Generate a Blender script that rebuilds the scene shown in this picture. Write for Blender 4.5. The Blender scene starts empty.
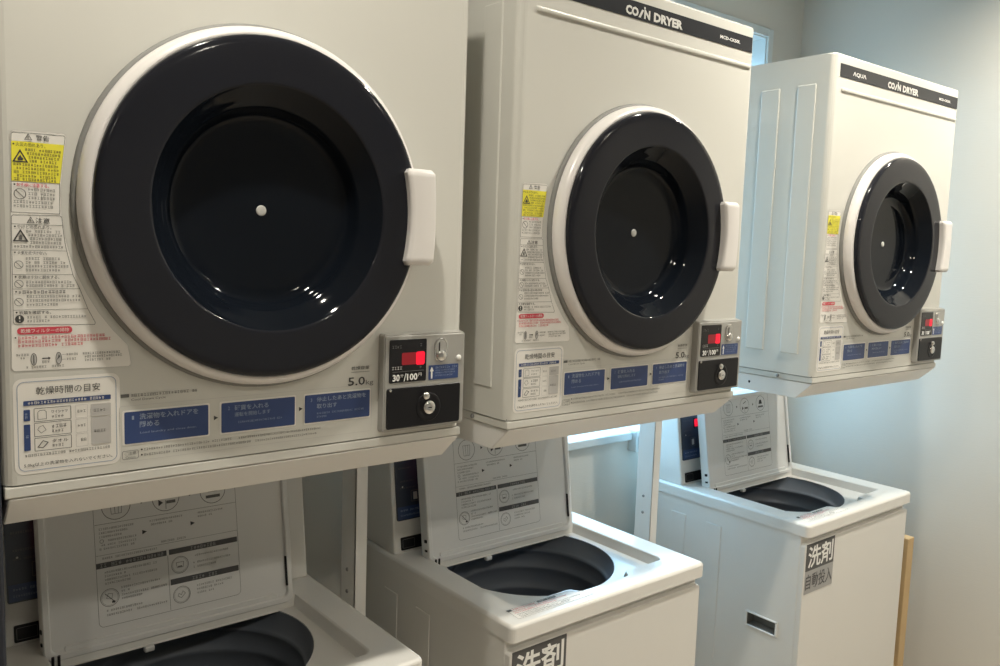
import bpy, bmesh, math, random
from mathutils import Matrix, Vector

scene = bpy.context.scene
col = scene.collection
rnd = random.Random(7)
Z0 = 1.2                                   # height of the dryers' reference line above the floor

# ------------------------------------------------------------------ camera
cam_d = bpy.data.cameras.new('camera')
cam = bpy.data.objects.new('camera', cam_d)
col.objects.link(cam)
cam_d.sensor_width = 36.0
cam_d.lens = 829.1306 / 1000 * 36.0
cam_d.clip_start = 0.02
rt = Vector((0.77855, -0.62670, 0.03321)); up = Vector((0.03973, 0.10203, 0.99399)); fw = Vector((0.62632, 0.77255, -0.10433))
cam.matrix_world = Matrix(((rt.x, up.x, -fw.x, -0.11692), (rt.y, up.y, -fw.y, -0.97549), (rt.z, up.z, -fw.z, 0.35582 + Z0), (0, 0, 0, 1)))
scene.camera = cam

# ------------------------------------------------------------------ world, lights, exposure
w = bpy.data.worlds.new('world'); scene.world = w; w.use_nodes = True
bg = w.node_tree.nodes['Background']
_wt = w.node_tree
_tc = _wt.nodes.new('ShaderNodeTexCoord'); _sx = _wt.nodes.new('ShaderNodeSeparateXYZ'); _rp = _wt.nodes.new('ShaderNodeValToRGB')
_wt.links.new(_tc.outputs['Generated'], _sx.inputs[0]); _wt.links.new(_sx.outputs['Z'], _rp.inputs[0]); _wt.links.new(_rp.outputs[0], bg.inputs[0])
_rp.color_ramp.elements[0].position = 0.0; _rp.color_ramp.elements[0].color = (0.17, 0.25, 0.30, 1)
_rp.color_ramp.elements[1].position = 0.12; _rp.color_ramp.elements[1].color = (0.44, 0.76, 1.0, 1)
bg.inputs[1].default_value = 10.0

def area(name, loc, power, color, size, rot=(0, 0, 0), shape='DISK', size_y=None, spread=math.pi):
    l = bpy.data.lights.new(name, 'AREA'); l.energy = power; l.color = color; l.shape = shape; l.size = size
    if size_y: l.size_y = size_y
    l.spread = spread
    o = bpy.data.objects.new(name, l); o.location = loc; o.rotation_euler = rot; col.objects.link(o)
    return o

CEIL = 2.50
WARM = (0.97, 0.91, 0.785)
LIGHTS = [(0.18, -0.36), (1.44, -0.36), (2.28, -0.38), (-0.7, -1.7), (0.7, -1.8), (2.0, -1.7)]  # near row: ceiling downlights; far row: unseen fill lamps added behind the camera
POWER = [8.0, 10.5, 12.5, 6.5, 7.0, 8.5]
for (x, y), p in zip(LIGHTS, POWER):
    area('downlight_or_fill', (x, y, CEIL - 0.012), p, WARM, 0.06, spread=math.radians(150))
# sky portal at the window
pt = area('window_portal', (1.82, 0.86, 1.65), 1.0, (1, 1, 1), 1.06, (-math.pi / 2, 0, 0), 'RECTANGLE', 1.3)
pt.data.cycles.is_portal = True

scene.view_settings.view_transform = 'Standard'
scene.view_settings.look = 'None'
scene.view_settings.exposure = 0.08
scene.view_settings.gamma = 1.0
scene.view_settings.use_curve_mapping = False
scene.cycles.use_denoising = True
scene.cycles.max_bounces = 10
scene.cycles.diffuse_bounces = 6
scene.cycles.sample_clamp_indirect = 4.0

# ------------------------------------------------------------------ materials
MATS = {}
def mat(name, color, rough=0.5, metal=0.0, emit=None, estr=0.0, coat=0.0, noise=0.0, nscale=30.0, bump=0.0, bscale=(200, 200, 200), spec=0.5):
    m = bpy.data.materials.new(name); m.use_nodes = True
    nt = m.node_tree; b = nt.nodes['Principled BSDF']
    b.inputs['Base Color'].default_value = (*color, 1)
    b.inputs['Roughness'].default_value = rough
    b.inputs['Metallic'].default_value = metal
    b.inputs['Specular IOR Level'].default_value = spec
    b.inputs['Coat Weight'].default_value = coat
    if emit:
        b.inputs['Emission Color'].default_value = (*emit, 1); b.inputs['Emission Strength'].default_value = estr
    if noise or bump:
        tc = nt.nodes.new('ShaderNodeTexCoord')
    if noise:
        n = nt.nodes.new('ShaderNodeTexNoise'); n.inputs['Scale'].default_value = nscale; n.inputs['Detail'].default_value = 3
        nt.links.new(tc.outputs['Object'], n.inputs['Vector'])
        r = nt.nodes.new('ShaderNodeMixRGB')
        r.inputs[1].default_value = (*[c * (1 - noise) for c in color], 1); r.inputs[2].default_value = (*[min(1, c * (1 + noise)) for c in color], 1)
        nt.links.new(n.outputs['Fac'], r.inputs[0]); nt.links.new(r.outputs[0], b.inputs['Base Color'])
    if bump:
        mp = nt.nodes.new('ShaderNodeMapping'); mp.inputs['Scale'].default_value = bscale
        nt.links.new(tc.outputs['Object'], mp.inputs['Vector'])
        n2 = nt.nodes.new('ShaderNodeTexNoise'); n2.inputs['Scale'].default_value = 1.0; n2.inputs['Detail'].default_value = 2
        nt.links.new(mp.outputs[0], n2.inputs['Vector'])
        bp = nt.nodes.new('ShaderNodeBump'); bp.inputs['Strength'].default_value = bump; bp.inputs['Distance'].default_value = 0.002
        nt.links.new(n2.outputs['Fac'], bp.inputs['Height']); nt.links.new(bp.outputs[0], b.inputs['Normal'])
    MATS[name] = m
    return m

mat('dryer_white', (0.62, 0.615, 0.575), 0.32, coat=0.15, noise=0.02, nscale=6)
mat('washer_white', (0.73, 0.72, 0.69), 0.33, coat=0.15, noise=0.02, nscale=6)
mat('cabinet_paint', (0.70, 0.69, 0.66), 0.38, noise=0.02, nscale=5)
mat('plastic_white', (0.76, 0.735, 0.72), 0.28, coat=0.2, noise=0.01)
mat('lid_plastic', (0.74, 0.74, 0.73), 0.42, noise=0.02, nscale=8)
mat('shade_recess_grey', (0.22, 0.22, 0.21), 0.6, noise=0.05)
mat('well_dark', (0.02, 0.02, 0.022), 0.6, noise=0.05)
mat('black_glass', (0.006, 0.008, 0.012), 0.05, spec=0.16, noise=0.05)
mat('smoke_plastic', (0.015, 0.016, 0.021), 0.10, spec=0.25, noise=0.05)
mat('dot', (0.55, 0.55, 0.53), 0.5, noise=0.02)
mat('band_black', (0.015, 0.017, 0.022), 0.35, spec=0.2, noise=0.05)
mat('ink_white', (0.80, 0.80, 0.78), 0.5, noise=0.01)
mat('ink_silver', (0.62, 0.62, 0.60), 0.4, noise=0.01)
mat('ink_dark', (0.05, 0.05, 0.05), 0.6, noise=0.02)
mat('ink_grey', (0.13, 0.13, 0.125), 0.6, noise=0.02)
mat('ink_red', (0.62, 0.06, 0.09), 0.5, noise=0.02)
mat('ink_pale_blue', (0.28, 0.34, 0.46), 0.5, noise=0.02)
mat('label_white', (0.80, 0.78, 0.74), 0.45, noise=0.01)
mat('label_yellow', (0.84, 0.77, 0.06), 0.45, noise=0.03)
mat('label_grey', (0.50, 0.49, 0.48), 0.5, noise=0.02)
mat('label_blue', (0.035, 0.065, 0.19), 0.35, noise=0.03)
mat('label_charcoal', (0.075, 0.075, 0.078), 0.45, noise=0.03)
mat('label_silver', (0.36, 0.36, 0.36), 0.5, noise=0.02)
mat('coin_grey', (0.37, 0.365, 0.345), 0.38, metal=0.1, noise=0.02)
mat('lock_black', (0.013, 0.013, 0.015), 0.32, spec=0.2, noise=0.05)
mat('chrome', (0.75, 0.75, 0.74), 0.15, metal=1.0, noise=0.01)
mat('display_black', (0.010, 0.010, 0.012), 0.2, noise=0.05)
mat('led_red', (0.4, 0.01, 0.02), 0.4, emit=(0.9, 0.0, 0.03), estr=0.85)
mat('led_dim', (0.15, 0.01, 0.015), 0.4, emit=(0.9, 0.002, 0.03), estr=0.13)
mat('panel_navy', (0.030, 0.042, 0.070), 0.28, noise=0.08, nscale=20)
mat('panel_blue', (0.03, 0.06, 0.16), 0.3, noise=0.05)
mat('tub_grey', (0.17, 0.19, 0.225), 0.38, noise=0.08, nscale=12)
mat('steel_paint', (0.80, 0.79, 0.765), 0.45, noise=0.03, nscale=10)
mat('screw_steel', (0.30, 0.30, 0.30), 0.4, metal=0.8, noise=0.05)
mat('wallpaper', (0.62, 0.595, 0.54), 0.85, noise=0.03, nscale=4, bump=0.16, bscale=(45, 45, 420))
mat('wall_paint', (0.44, 0.43, 0.41), 0.8, noise=0.04, nscale=4)
mat('ceiling_paint', (0.55, 0.54, 0.52), 0.9, noise=0.02)
mat('floor_wood', (0.56, 0.49, 0.41), 0.45, noise=0.25, nscale=7, bump=0.1, bscale=(4, 80, 10))
mat('window_white', (0.62, 0.66, 0.66), 0.4, noise=0.02)
mat('cardboard', (0.50, 0.36, 0.19), 0.8, noise=0.06, nscale=25)
mat('partition_navy', (0.014, 0.017, 0.028), 0.5, noise=0.06)
mat('skirting', (0.30, 0.28, 0.25), 0.5, noise=0.03)
gm = bpy.data.materials.new('window_glass'); gm.use_nodes = True
_n = gm.node_tree.nodes; _n.clear()
_o = _n.new('ShaderNodeOutputMaterial'); _mx = _n.new('ShaderNodeMixShader'); _t = _n.new('ShaderNodeBsdfTransparent'); _g = _n.new('ShaderNodeBsdfGlossy')
_g.inputs['Roughness'].default_value = 0.02; _t.inputs[0].default_value = (0.93, 0.97, 1, 1); _mx.inputs[0].default_value = 0.06
gm.node_tree.links.new(_t.outputs[0], _mx.inputs[1]); gm.node_tree.links.new(_g.outputs[0], _mx.inputs[2]); gm.node_tree.links.new(_mx.outputs[0], _o.inputs[0])
MATS['window_glass'] = gm

# ------------------------------------------------------------------ glyph meshes (built-in font)
GLYPH = {}
def glyph(s, bold):
    k = (s, bold)
    if k not in GLYPH:
        cu = bpy.data.curves.new('lettering', 'FONT'); cu.body = s; cu.size = 1.0; cu.offset = bold; cu.resolution_u = 2
        o = bpy.data.objects.new('lettering', cu); col.objects.link(o)
        bpy.context.view_layer.update()
        ev = o.evaluated_get(bpy.context.evaluated_depsgraph_get())
        me = ev.to_mesh()
        vs = [(v.co.x, v.co.y) for v in me.vertices]; fs = [tuple(p.vertices) for p in me.polygons]
        ev.to_mesh_clear()
        bpy.data.objects.remove(o); bpy.data.curves.remove(cu)
        xs = [v[0] for v in vs] or [0]; ys = [v[1] for v in vs] or [0]
        GLYPH[k] = (vs, fs, min(xs), max(xs), min(ys), max(ys))
    return GLYPH[k]

def rr_pts(u0, u1, v0, v1, r, n=5):
    if r <= 0: return [(u0, v0), (u1, v0), (u1, v1), (u0, v1)]
    out = []
    for cx, cy, a0 in ((u1 - r, v0 + r, -90), (u1 - r, v1 - r, 0), (u0 + r, v1 - r, 90), (u0 + r, v0 + r, 180)):
        for i in range(n + 1):
            a = math.radians(a0 + 90 * i / n); out.append((cx + r * math.cos(a), cy + r * math.sin(a)))
    return out

# ------------------------------------------------------------------ mesh builder
class MB:
    """Collects shapes into one mesh. Flat shapes live on the plane y = depth, facing -y."""
    def __init__(self, xf=None):
        self.bm = bmesh.new(); self.mats = []; self.xf = xf or Matrix.Identity(4)
    def mi(self, m):
        if m not in self.mats: self.mats.append(m)
        return self.mats.index(m)
    def v(self, x, y, z): return self.bm.verts.new(self.xf @ Vector((x, y, z)))
    def merge(self, bm2, m, smooth=False):
        i = self.mi(m); mp = {}
        for a in bm2.verts: mp[a] = self.bm.verts.new(self.xf @ a.co)
        for f in bm2.faces:
            try:
                g = self.bm.faces.new([mp[a] for a in f.verts]); g.material_index = i; g.smooth = smooth
            except ValueError: pass
        bm2.free()
    def box(self, x0, x1, y0, y1, z0, z1, m, bev=0.0, seg=2, only=None):
        b = bmesh.new(); bmesh.ops.create_cube(b, size=1)
        for a in b.verts: a.co = Vector((x0 if a.co.x < 0 else x1, y0 if a.co.y < 0 else y1, z0 if a.co.z < 0 else z1))
        if bev:
            es = [e for e in b.edges if only is None or only(e)]
            bmesh.ops.bevel(b, geom=es, offset=bev, segments=seg, profile=0.5, affect='EDGES')
        self.merge(b, m, smooth=False)
    def prism(self, pts, a, b_, m, axis='y', bev=0.0, seg=2, pts2=None, keep=None):
        """pts: outline in the plane across axis; pts2: the outline at the far end."""
        b = bmesh.new(); pts2 = pts2 or pts
        def P(p, t):
            return {'y': (p[0], t, p[1]), 'x': (t, p[0], p[1]), 'z': (p[0], p[1], t)}[axis]
        A = [b.verts.new(P(p, a)) for p in pts]; B = [b.verts.new(P(p, b_)) for p in pts2]
        fa = b.faces.new(A); fb = b.faces.new(B[::-1]); n = len(A)
        for i in range(n): b.faces.new((A[i], B[i], B[(i + 1) % n], A[(i + 1) % n]))
        bmesh.ops.recalc_face_normals(b, faces=b.faces[:])
        if bev:
            es = list(fa.edges) if keep == 'a' else [e for e in b.edges if keep is None or keep(e)]
            bmesh.ops.bevel(b, geom=es, offset=bev, segments=seg, profile=0.5, affect='EDGES')
        self.merge(b, m)
    def lathe(self, prof, c, m, axis='y', seg=64, smooth=True):
        """prof: (radius, offset along axis) pairs, closed to the axis where radius is 0."""
        i = self.mi(m); rings = []
        for r, h in prof:
            if r <= 1e-6:
                p = (c[0], c[1] + h, c[2]) if axis == 'y' else (c[0], c[1], c[2] + h) if axis == 'z' else (c[0] + h, c[1], c[2])
                rings.append([self.v(*p)])
            else:
                ring = []
                for k in range(seg):
                    t = 2 * math.pi * k / seg; p, q = r * math.cos(t), r * math.sin(t)
                    ring.append(self.v(*((c[0] + p, c[1] + h, c[2] + q) if axis == 'y' else (c[0] + p, c[1] + q, c[2] + h) if axis == 'z' else (c[0] + h, c[1] + p, c[2] + q))))
                rings.append(ring)
        fs = []
        for a, b in zip(rings, rings[1:]):
            for k in range(seg):
                k2 = (k + 1) % seg
                vs = [a[0], b[k], b[k2]] if len(a) == 1 else [a[k], a[k2], b[0]] if len(b) == 1 else [a[k], a[k2], b[k2], b[k]]
                f = self.bm.faces.new(vs); f.material_index = i; f.smooth = smooth; fs.append(f)
        return fs
    def poly(self, pts, m, y=0.0):
        f = self.bm.faces.new([self.v(p[0], y, p[1]) for p in pts]); f.material_index = self.mi(m)
        return f
    def rect(self, u0, u1, v0, v1, m, y=0.0, r=0.0): return self.poly(rr_pts(min(u0, u1), max(u0, u1), min(v0, v1), max(v0, v1), r), m, y)
    def outline(self, pts, wd, m, y=0.0):
        """A closed line of width wd along pts."""
        n = len(pts); cx = sum(p[0] for p in pts) / n; cy = sum(p[1] for p in pts) / n
        inn = []
        for k in range(n):
            a, b, c = Vector(pts[k - 1]), Vector(pts[k]), Vector(pts[(k + 1) % n])
            d1 = (b - a).normalized() if (b - a).length > 1e-9 else Vector((1, 0)); d2 = (c - b).normalized() if (c - b).length > 1e-9 else d1
            nn = Vector((-(d1.y + d2.y), d1.x + d2.x)); nn = nn.normalized() if nn.length > 1e-6 else Vector((-d1.y, d1.x))
            cs = max(0.35, nn.dot(Vector((-d1.y, d1.x))))
            inn.append(b + nn * (wd / cs))
        i = self.mi(m); A = [self.v(p[0], y, p[1]) for p in pts]; B = [self.v(p.x, y, p.y) for p in inn]
        for k in range(n):
            f = self.bm.faces.new((A[k], A[(k + 1) % n], B[(k + 1) % n], B[k])); f.material_index = i
    def frame(self, u0, u1, v0, v1, r, wd, m, y=0.0): self.outline(rr_pts(u0, u1, v0, v1, r), wd, m, y)
    def circle(self, cx, cy, r, wd, m, y=0.0, n=28): self.outline([(cx + r * math.cos(2 * math.pi * k / n), cy + r * math.sin(2 * math.pi * k / n)) for k in range(n)], wd, m, y)
    def disc(self, cx, cy, r, m, y=0.0, n=24): self.poly([(cx + r * math.cos(2 * math.pi * k / n), cy + r * math.sin(2 * math.pi * k / n)) for k in range(n)], m, y)
    def line(self, a, b, wd, m, y=0.0):
        a, b = Vector(a), Vector(b); d = (b - a).normalized(); n = Vector((-d.y, d.x)) * wd / 2
        self.poly([a - n, b - n, b + n, a + n], m, y)
    def text(self, s, u0, u1, v0, v1, m, y=0.0, bold=0.0, fit=True, shear=0.0, right=False):
        """Lettering stretched into the box u0..u1, v0..v1 (fit=False keeps its proportions at that height)."""
        vs, fs, xa, xb, ya, yb = glyph(s, bold)
        if xb - xa < 1e-6: return
        sy = (v1 - v0) / max(yb - ya, 1e-6); sx = (u1 - u0) / (xb - xa) if fit else sy
        i = self.mi(m)
        V = [self.v(u0 + (p[0] - xa) * sx + shear * (p[1] - ya) * sy, y, v0 + (p[1] - ya) * sy) for p in vs]
        for f in fs:
            try:
                g = self.bm.faces.new([V[k] for k in f]); g.material_index = i
            except ValueError: pass
    def small(self, u0, u1, v, h, m, y=0.0, fill=1.0):
        """A line of print too small to read: strokes with the texture of characters."""
        u = u0; end = u0 + (u1 - u0) * fill; st = h * 0.12
        while u + h * 0.7 < end:
            wd = h * rnd.uniform(0.72, 0.98)
            if rnd.random() > 0.06:
                k = rnd.randint(0, 3); a, b = u + h * 0.06, u + wd - h * 0.06
                for t in ((0.1, 0.9), (0.05, 0.5, 0.92), (0.3, 0.85), (0.5,))[k]: self.line((a, v + h * t), (b, v + h * t), st, m, y)
                for t in ((0.5,), (0.2, 0.8), (0.35, 0.7), (0.25, 0.6))[k]: self.line((u + wd * t, v), (u + wd * t, v + h * rnd.uniform(0.7, 1)), st, m, y)
            u += h * 1.0
    def build(self, name, parent=None, smooth_angle=None):
        me = bpy.data.meshes.new(name)
        self.bm.normal_update(); self.bm.to_mesh(me); self.bm.free()
        for m in self.mats: me.materials.append(MATS[m])
        o = bpy.data.objects.new(name, me); col.objects.link(o)
        if parent: o.parent = parent
        return o

def empty(name, loc, rz=0.0):
    o = bpy.data.objects.new(name, None); o.empty_display_size = 0.1; o.location = loc; o.rotation_euler = (0, 0, rz); col.objects.link(o)
    return o
def tag(o, label=None, cat=None, group=None, kind=None):
    for k, v in (('label', label), ('category', cat), ('group', group), ('kind', kind)):
        if v: o[k] = v
    return o
def copy_tree(o, parent=None):
    c = o.copy(); col.objects.link(c)
    if parent: c.parent = parent
    for ch in list(o.children): copy_tree(ch, c)
    return c
def find(o, name):
    for ch in o.children_recursive:
        if ch.name.split('.')[0] == name: return ch

def fill_hole(bm, outer_edges, hole_pts, make):
    """Fills between a boundary and a hole; returns the hole's verts."""
    hv = [bm.verts.new(make(p)) for p in hole_pts]
    he = [bm.edges.new((hv[k], hv[(k + 1) % len(hv)])) for k in range(len(hv))]
    r = bmesh.ops.triangle_fill(bm, use_beauty=True, use_dissolve=False, edges=list(outer_edges) + he)
    return hv, [g for g in r['geom'] if isinstance(g, bmesh.types.BMFace)]

# ------------------------------------------------------------------ the room
def structure(name, mb): return tag(mb.build(name), kind='structure')
XR, YB, XL, YF = 2.55, 0.70, -2.6, -2.9
b = MB(); b.box(XL, XR + 0.1, YF, YB + 0.15, -0.1, 0.0, 'floor_wood'); structure('floor', b)
b = MB(); b.box(XL, XR + 0.1, YF, YB + 0.15, CEIL, CEIL + 0.1, 'ceiling_paint'); structure('ceiling', b)
WX0, WX1, WZ0, WZ1 = 1.30, 2.342, Z0 - 0.20, Z0 + 1.075
b = MB()
b.box(XL, WX0, YB, YB + 0.15, 0, CEIL, 'wallpaper'); b.box(WX1, XR, YB, YB + 0.15, 0, CEIL, 'wallpaper')
b.box(WX0, WX1, YB, YB + 0.15, 0, WZ0, 'wallpaper'); b.box(WX0, WX1, YB, YB + 0.15, WZ1, CEIL, 'wallpaper')
structure('wall_back', b)
b = MB(); b.box(XR, XR + 0.1, YF, YB + 0.15, 0, CEIL, 'wallpaper'); structure('wall_right', b)
b = MB(); b.box(XL - 0.1, XL, YF, YB + 0.15, 0, CEIL, 'wallpaper'); structure('wall_left', b)
b = MB(); b.box(XL - 0.1, XR + 0.1, YF - 0.1, YF, 0, CEIL, 'wall_paint'); structure('wall_front', b)
b = MB(); b.box(XR - 0.012, XR, YF, YB, 0, 0.06, 'skirting', 0.003); structure('baseboard_right', b)
b = MB(); b.box(XL, XR, YB - 0.012, YB, 0, 0.06, 'skirting', 0.003); structure('baseboard_back', b)
# window: casing on the wall, sash at the back of the reveal, glass, sill
b = MB()
cw = 0.028
b.box(WX1, WX1 + cw, YB - 0.008, YB + 0.002, WZ0 - 0.02, WZ1 + cw, 'window_white', 0.003)
b.box(WX0 - cw, WX0, YB - 0.008, YB + 0.002, WZ0 - 0.02, WZ1 + cw, 'window_white', 0.003)
b.box(WX0, WX1, YB - 0.0085, YB + 0.002, WZ1, WZ1 + cw, 'window_white', 0.003)
b.box(WX0, WX0 + 0.004, YB, YB + 0.15, WZ0, WZ1, 'window_white'); b.box(WX1 - 0.004, WX1, YB, YB + 0.15, WZ0, WZ1, 'window_white')
b.box(WX0, WX1, YB, YB + 0.15, WZ1 - 0.004, WZ1, 'window_white')
win = structure('window_1', b)
b = MB()
for x0, x1, z0, z1 in ((WX0, WX0 + 0.04, WZ0, WZ1), (WX1 - 0.04, WX1, WZ0, WZ1), (WX0, WX1, WZ0, WZ0 + 0.04), (WX0, WX1, WZ1 - 0.04, WZ1), (1.80, 1.84, WZ0, WZ1)):
    b.box(x0, x1, YB + 0.11, YB + 0.14, z0, z1, 'window_white', 0.003)
b.build('sash', win)
b = MB(); b.box(WX0 + 0.03, WX1 - 0.03, YB + 0.122, YB + 0.126, WZ0 + 0.03, WZ1 - 0.03, 'window_glass'); b.build('glass', win)
b = MB(); b.box(WX0 - 0.02, 1.752, YB - 0.022, YB + 0.11, Z0 - 0.215, Z0 - 0.19, 'window_white', 0.004)
b.box(1.752, WX1, YB + 0.0, YB + 0.11, Z0 - 0.215, Z0 - 0.195, 'window_white', 0.002); b.build('sill', win)

o = MB(); o.box(1.756, 1.800, YB - 0.035, YB, Z0 - 0.252, Z0 - 0.185, 'window_white', 0.005); o.box(1.764, 1.792, YB - 0.038, YB - 0.034, Z0 - 0.243, Z0 - 0.2, 'window_white', 0.002)
tag(o.build('junction_box'), 'small pale box on the back wall at the end of the window sill', 'box')

# ------------------------------------------------------------------ coin dryer
DZ = 0.0745                                       # panel coordinates to the dryer's own base
def make_dryer():
    root = empty('coin_dryer', (0, 0, Z0 + DZ))
    X = Matrix.Translation((0, 0, -DZ))
    CU, CV = 0.2998, 0.3893
    # --- body: rounded box with a round opening in the front
    mb = MB(X); bm = bmesh.new()
    bmesh.ops.create_cube(bm, size=1)
    x0, x1, y0, y1, z0, z1 = 0.0145, 0.603, 0.0, 0.55, 0.0885, 0.789
    for a in bm.verts: a.co = Vector((x0 if a.co.x < 0 else x1, y0 if a.co.y < 0 else y1, z0 if a.co.z < 0 else z1))
    vert = [e for e in bm.edges if abs(e.verts[0].co.z - e.verts[1].co.z) > 0.1 and e.verts[0].co.y < 0.1]
    bmesh.ops.bevel(bm, geom=vert, offset=0.013, segments=5, profile=0.5, affect='EDGES')
    top = [e for e in bm.edges if min(v.co.z for v in e.verts) > z1 - 1e-5 and max(v.co.y for v in e.verts) < 0.5]
    bmesh.ops.bevel(bm, geom=top, offset=0.004, segments=2, profile=0.5, affect='EDGES')
    ff = max((f for f in bm.faces if f.normal.y < -0.9), key=lambda f: f.calc_area())
    es = list(ff.edges); bmesh.ops.delete(bm, geom=[ff], context='FACES_ONLY')
    N = 72
    fill_hole(bm, es, [(CU + 0.203 * math.cos(2 * math.pi * k / N), CV + 0.203 * math.sin(2 * math.pi * k / N)) for k in range(N)], lambda p: (p[0], 0.0, p[1]))
    bmesh.ops.recalc_face_normals(bm, faces=bm.faces[:])
    for f in bm.faces: f.smooth = False
    mb.merge(bm, 'dryer_white')
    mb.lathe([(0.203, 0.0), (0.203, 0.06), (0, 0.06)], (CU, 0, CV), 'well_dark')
    for s, xx in ((-1, x0), (1, x1)):
        for ya, yb in ((0.04, 0.085), (0.13, 0.178), (0.225, 0.27), (0.318, 0.363), (0.41, 0.455)):
            mb.box(xx - 0.0022, xx + 0.0022, ya, yb, 0.135, 0.728, 'dryer_white', 0.002, 2)
    # base strip with a dark seam above it
    mb.box(0.0175, 0.601, 0.004, 0.55, 0.0855, 0.0905, 'shade_recess_grey')
    mb.box(0.0160, 0.604, 0.0002, 0.552, 0.0745, 0.0868, 'dryer_white', 0.0015, 2)
    # raised bead under the name band
    mb.box(0.044, 0.590, -0.0035, 0.004, 0.7100, 0.7190, 'dryer_white', 0.0032, 3)
    mb.build('body', root)
    s = MB(X)
    s.lathe([(0.004, 0.0), (0.004, -0.0015), (0.0025, -0.003), (0, -0.003)], (0.0155, 0.088, 0.081), 'screw_steel', 'x', 12); s.build('screw', root)
    # --- name band
    nb = MB(X); nb.prism(rr_pts(0.036, 0.5915, 0.741, 0.7685, 0.0005, 1), -0.0012, 0.001, 'band_black', 'y')
    y = -0.0016
    nb.text('\u039bQU\u039b', 0.086, 0.141, 0.7475, 0.758, 'ink_white', y, 0.02)
    nb.text('CO', 0.2375, 0.2685, 0.7445, 0.7595, 'ink_silver', y, 0.05)
    nb.poly([(0.2685, 0.7445), (0.2740, 0.7445), (0.2815, 0.7580), (0.2765, 0.7580)], 'ink_silver', y)
    nb.disc(0.2835, 0.7618, 0.0021, 'ink_silver', y, 12)
    nb.text('N', 0.2825, 0.2975, 0.7445, 0.7595, 'ink_silver', y, 0.05)
    nb.text('DRYER', 0.307, 0.3835, 0.7445, 0.7595, 'ink_silver', y, 0.05)
    nb.text('MCD-CK50L', 0.491, 0.5525, 0.7505, 0.7565, 'ink_white', y, 0.03)
    nb.build('name_band', root)['label'] = 'black name band with silver lettering'
    # --- door
    door = MB(X)
    door.lathe([(0.2165, 0.0), (0.2165, -0.0045), (0.2145, -0.007), (0.211, -0.007)], (CU, 0, CV), 'shade_recess_grey', seg=96)  # grey band: shade on the white rim's side, put into the colour
    door.lathe([(0.2115, -0.004), (0.2125, -0.011), (0.2115, -0.017), (0.208, -0.0225), (0.2035, -0.0255), (0.2, -0.0258), (0.199, -0.0235)], (CU, 0, CV), 'plastic_white', seg=96)
    d = door.build('door', root)
    g = MB(X)
    g.lathe([(0.2005, -0.0235), (0.2006, -0.0275), (0.2002, -0.0305), (0.1992, -0.0325), (0.1975, -0.0338), (0.195, -0.0346), (0.190, -0.0350), (0.184, -0.0353), (0.178, -0.0355), (0.168, -0.0358), (0.158, -0.0361), (0.150, -0.0364), (0.1470, -0.0364), (0.1450, -0.0360), (0.1438, -0.0350)], (CU, 0, CV), 'smoke_plastic', seg=96)
    g.build('door_ring', d)['label'] = 'black glossy door ring'
    g = MB(X)
    g.lathe([(0.1438, -0.0350), (0.141, -0.032), (0.136, -0.028), (0.129, -0.0215), (0.1245, -0.017), (0.1225, -0.0155), (0.1205, -0.013), (0.1185, -0.006), (0.1165, 0.003), (0.113, 0.0085), (0.106, 0.0118), (0.095, 0.0128), (0.0, 0.0135)], (CU, 0, CV), 'black_glass', seg=96)
    g.build('door_glass', d)
    g = MB(X); g.lathe([(0.0066, 0.0135), (0.0064, 0.0126), (0.005, 0.0122), (0, 0.0121)], (CU, 0, CV), 'dot', seg=20); g.build('centre_cap', d)
    h = MB(X)
    hi = h.mi('plastic_white'); rows = []
    for k in range(25):
        t = k / 24; v = 0.3265 + t * 0.1260; q = 2 * t - 1
        ul = 0.4800 - 0.0080 * q * q; ur = 0.5192 - 0.0030 * q * q
        e = min(t, 1 - t) * 0.126; rr = 0.0 if e > 0.006 else 0.006 - math.sqrt(max(0, 0.006 ** 2 - (0.006 - e) ** 2))
        ul += rr * 0.8; ur -= rr * 0.7; dy = rr * 0.45
        rows.append([h.v(*p) for p in ((ul + 0.004, -0.010, v), (ul + 0.0015, -0.036, v), (ul, -0.0445, v), (ul + 0.0008, -0.0475 + dy, v), (ul + 0.0028, -0.0495 + dy, v), (ul + 0.0058, -0.0502 + dy, v), (ur - 0.0058, -0.0502 + dy, v), (ur - 0.0025, -0.0493 + dy, v), (ur - 0.0006, -0.0472 + dy, v), (ur, -0.0440, v), (ur + 0.003, -0.010, v))])
    for a, b in zip(rows, rows[1:]):
        for k in range(10):
            f = h.bm.faces.new((a[k], a[k + 1], b[k + 1], b[k])); f.material_index = hi; f.smooth = 1 < k < 8
        f = h.bm.faces.new((a[10], a[0], b[0], b[10])); f.material_index = hi
    f = h.bm.faces.new(rows[0][::-1]); f.material_index = hi; f = h.bm.faces.new(rows[-1]); f.material_index = hi
    bmesh.ops.recalc_face_normals(h.bm, faces=h.bm.faces[:])
    h.build('handle', d)
    # --- coin unit
    cu = MB(X)
    fr = rr_pts(0.4622, 0.5975, 0.0965, 0.2305, 0.004, 3); bk = rr_pts(0.4622, 0.6000, 0.094, 0.2330, 0.005, 3)
    cu.prism(fr, -0.013, 0.004, 'coin_grey', 'y', pts2=bk)
    cu.prism(rr_pts(0.4640, 0.5962, 0.0985, 0.2288, 0.003, 3), -0.0142, -0.012, 'coin_grey', 'y', 0.0008, 1, keep=lambda e: max(v.co.y for v in e.verts) < -0.014)
    unit = cu.build('coin_unit', root)
    y = -0.0145
    dp = MB(X); dp.prism(rr_pts(0.4702, 0.5303, 0.1645, 0.2235, 0.002, 3), -0.0152, -0.0135, 'display_black', 'y')
    yy = -0.0156
    dp.rect(0.4895, 0.513, 0.1885, 0.2055, 'led_dim', yy, 0.002)
    dp.rect(0.5125, 0.5272, 0.1875, 0.2062, 'led_red', yy, 0.003)
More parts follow.
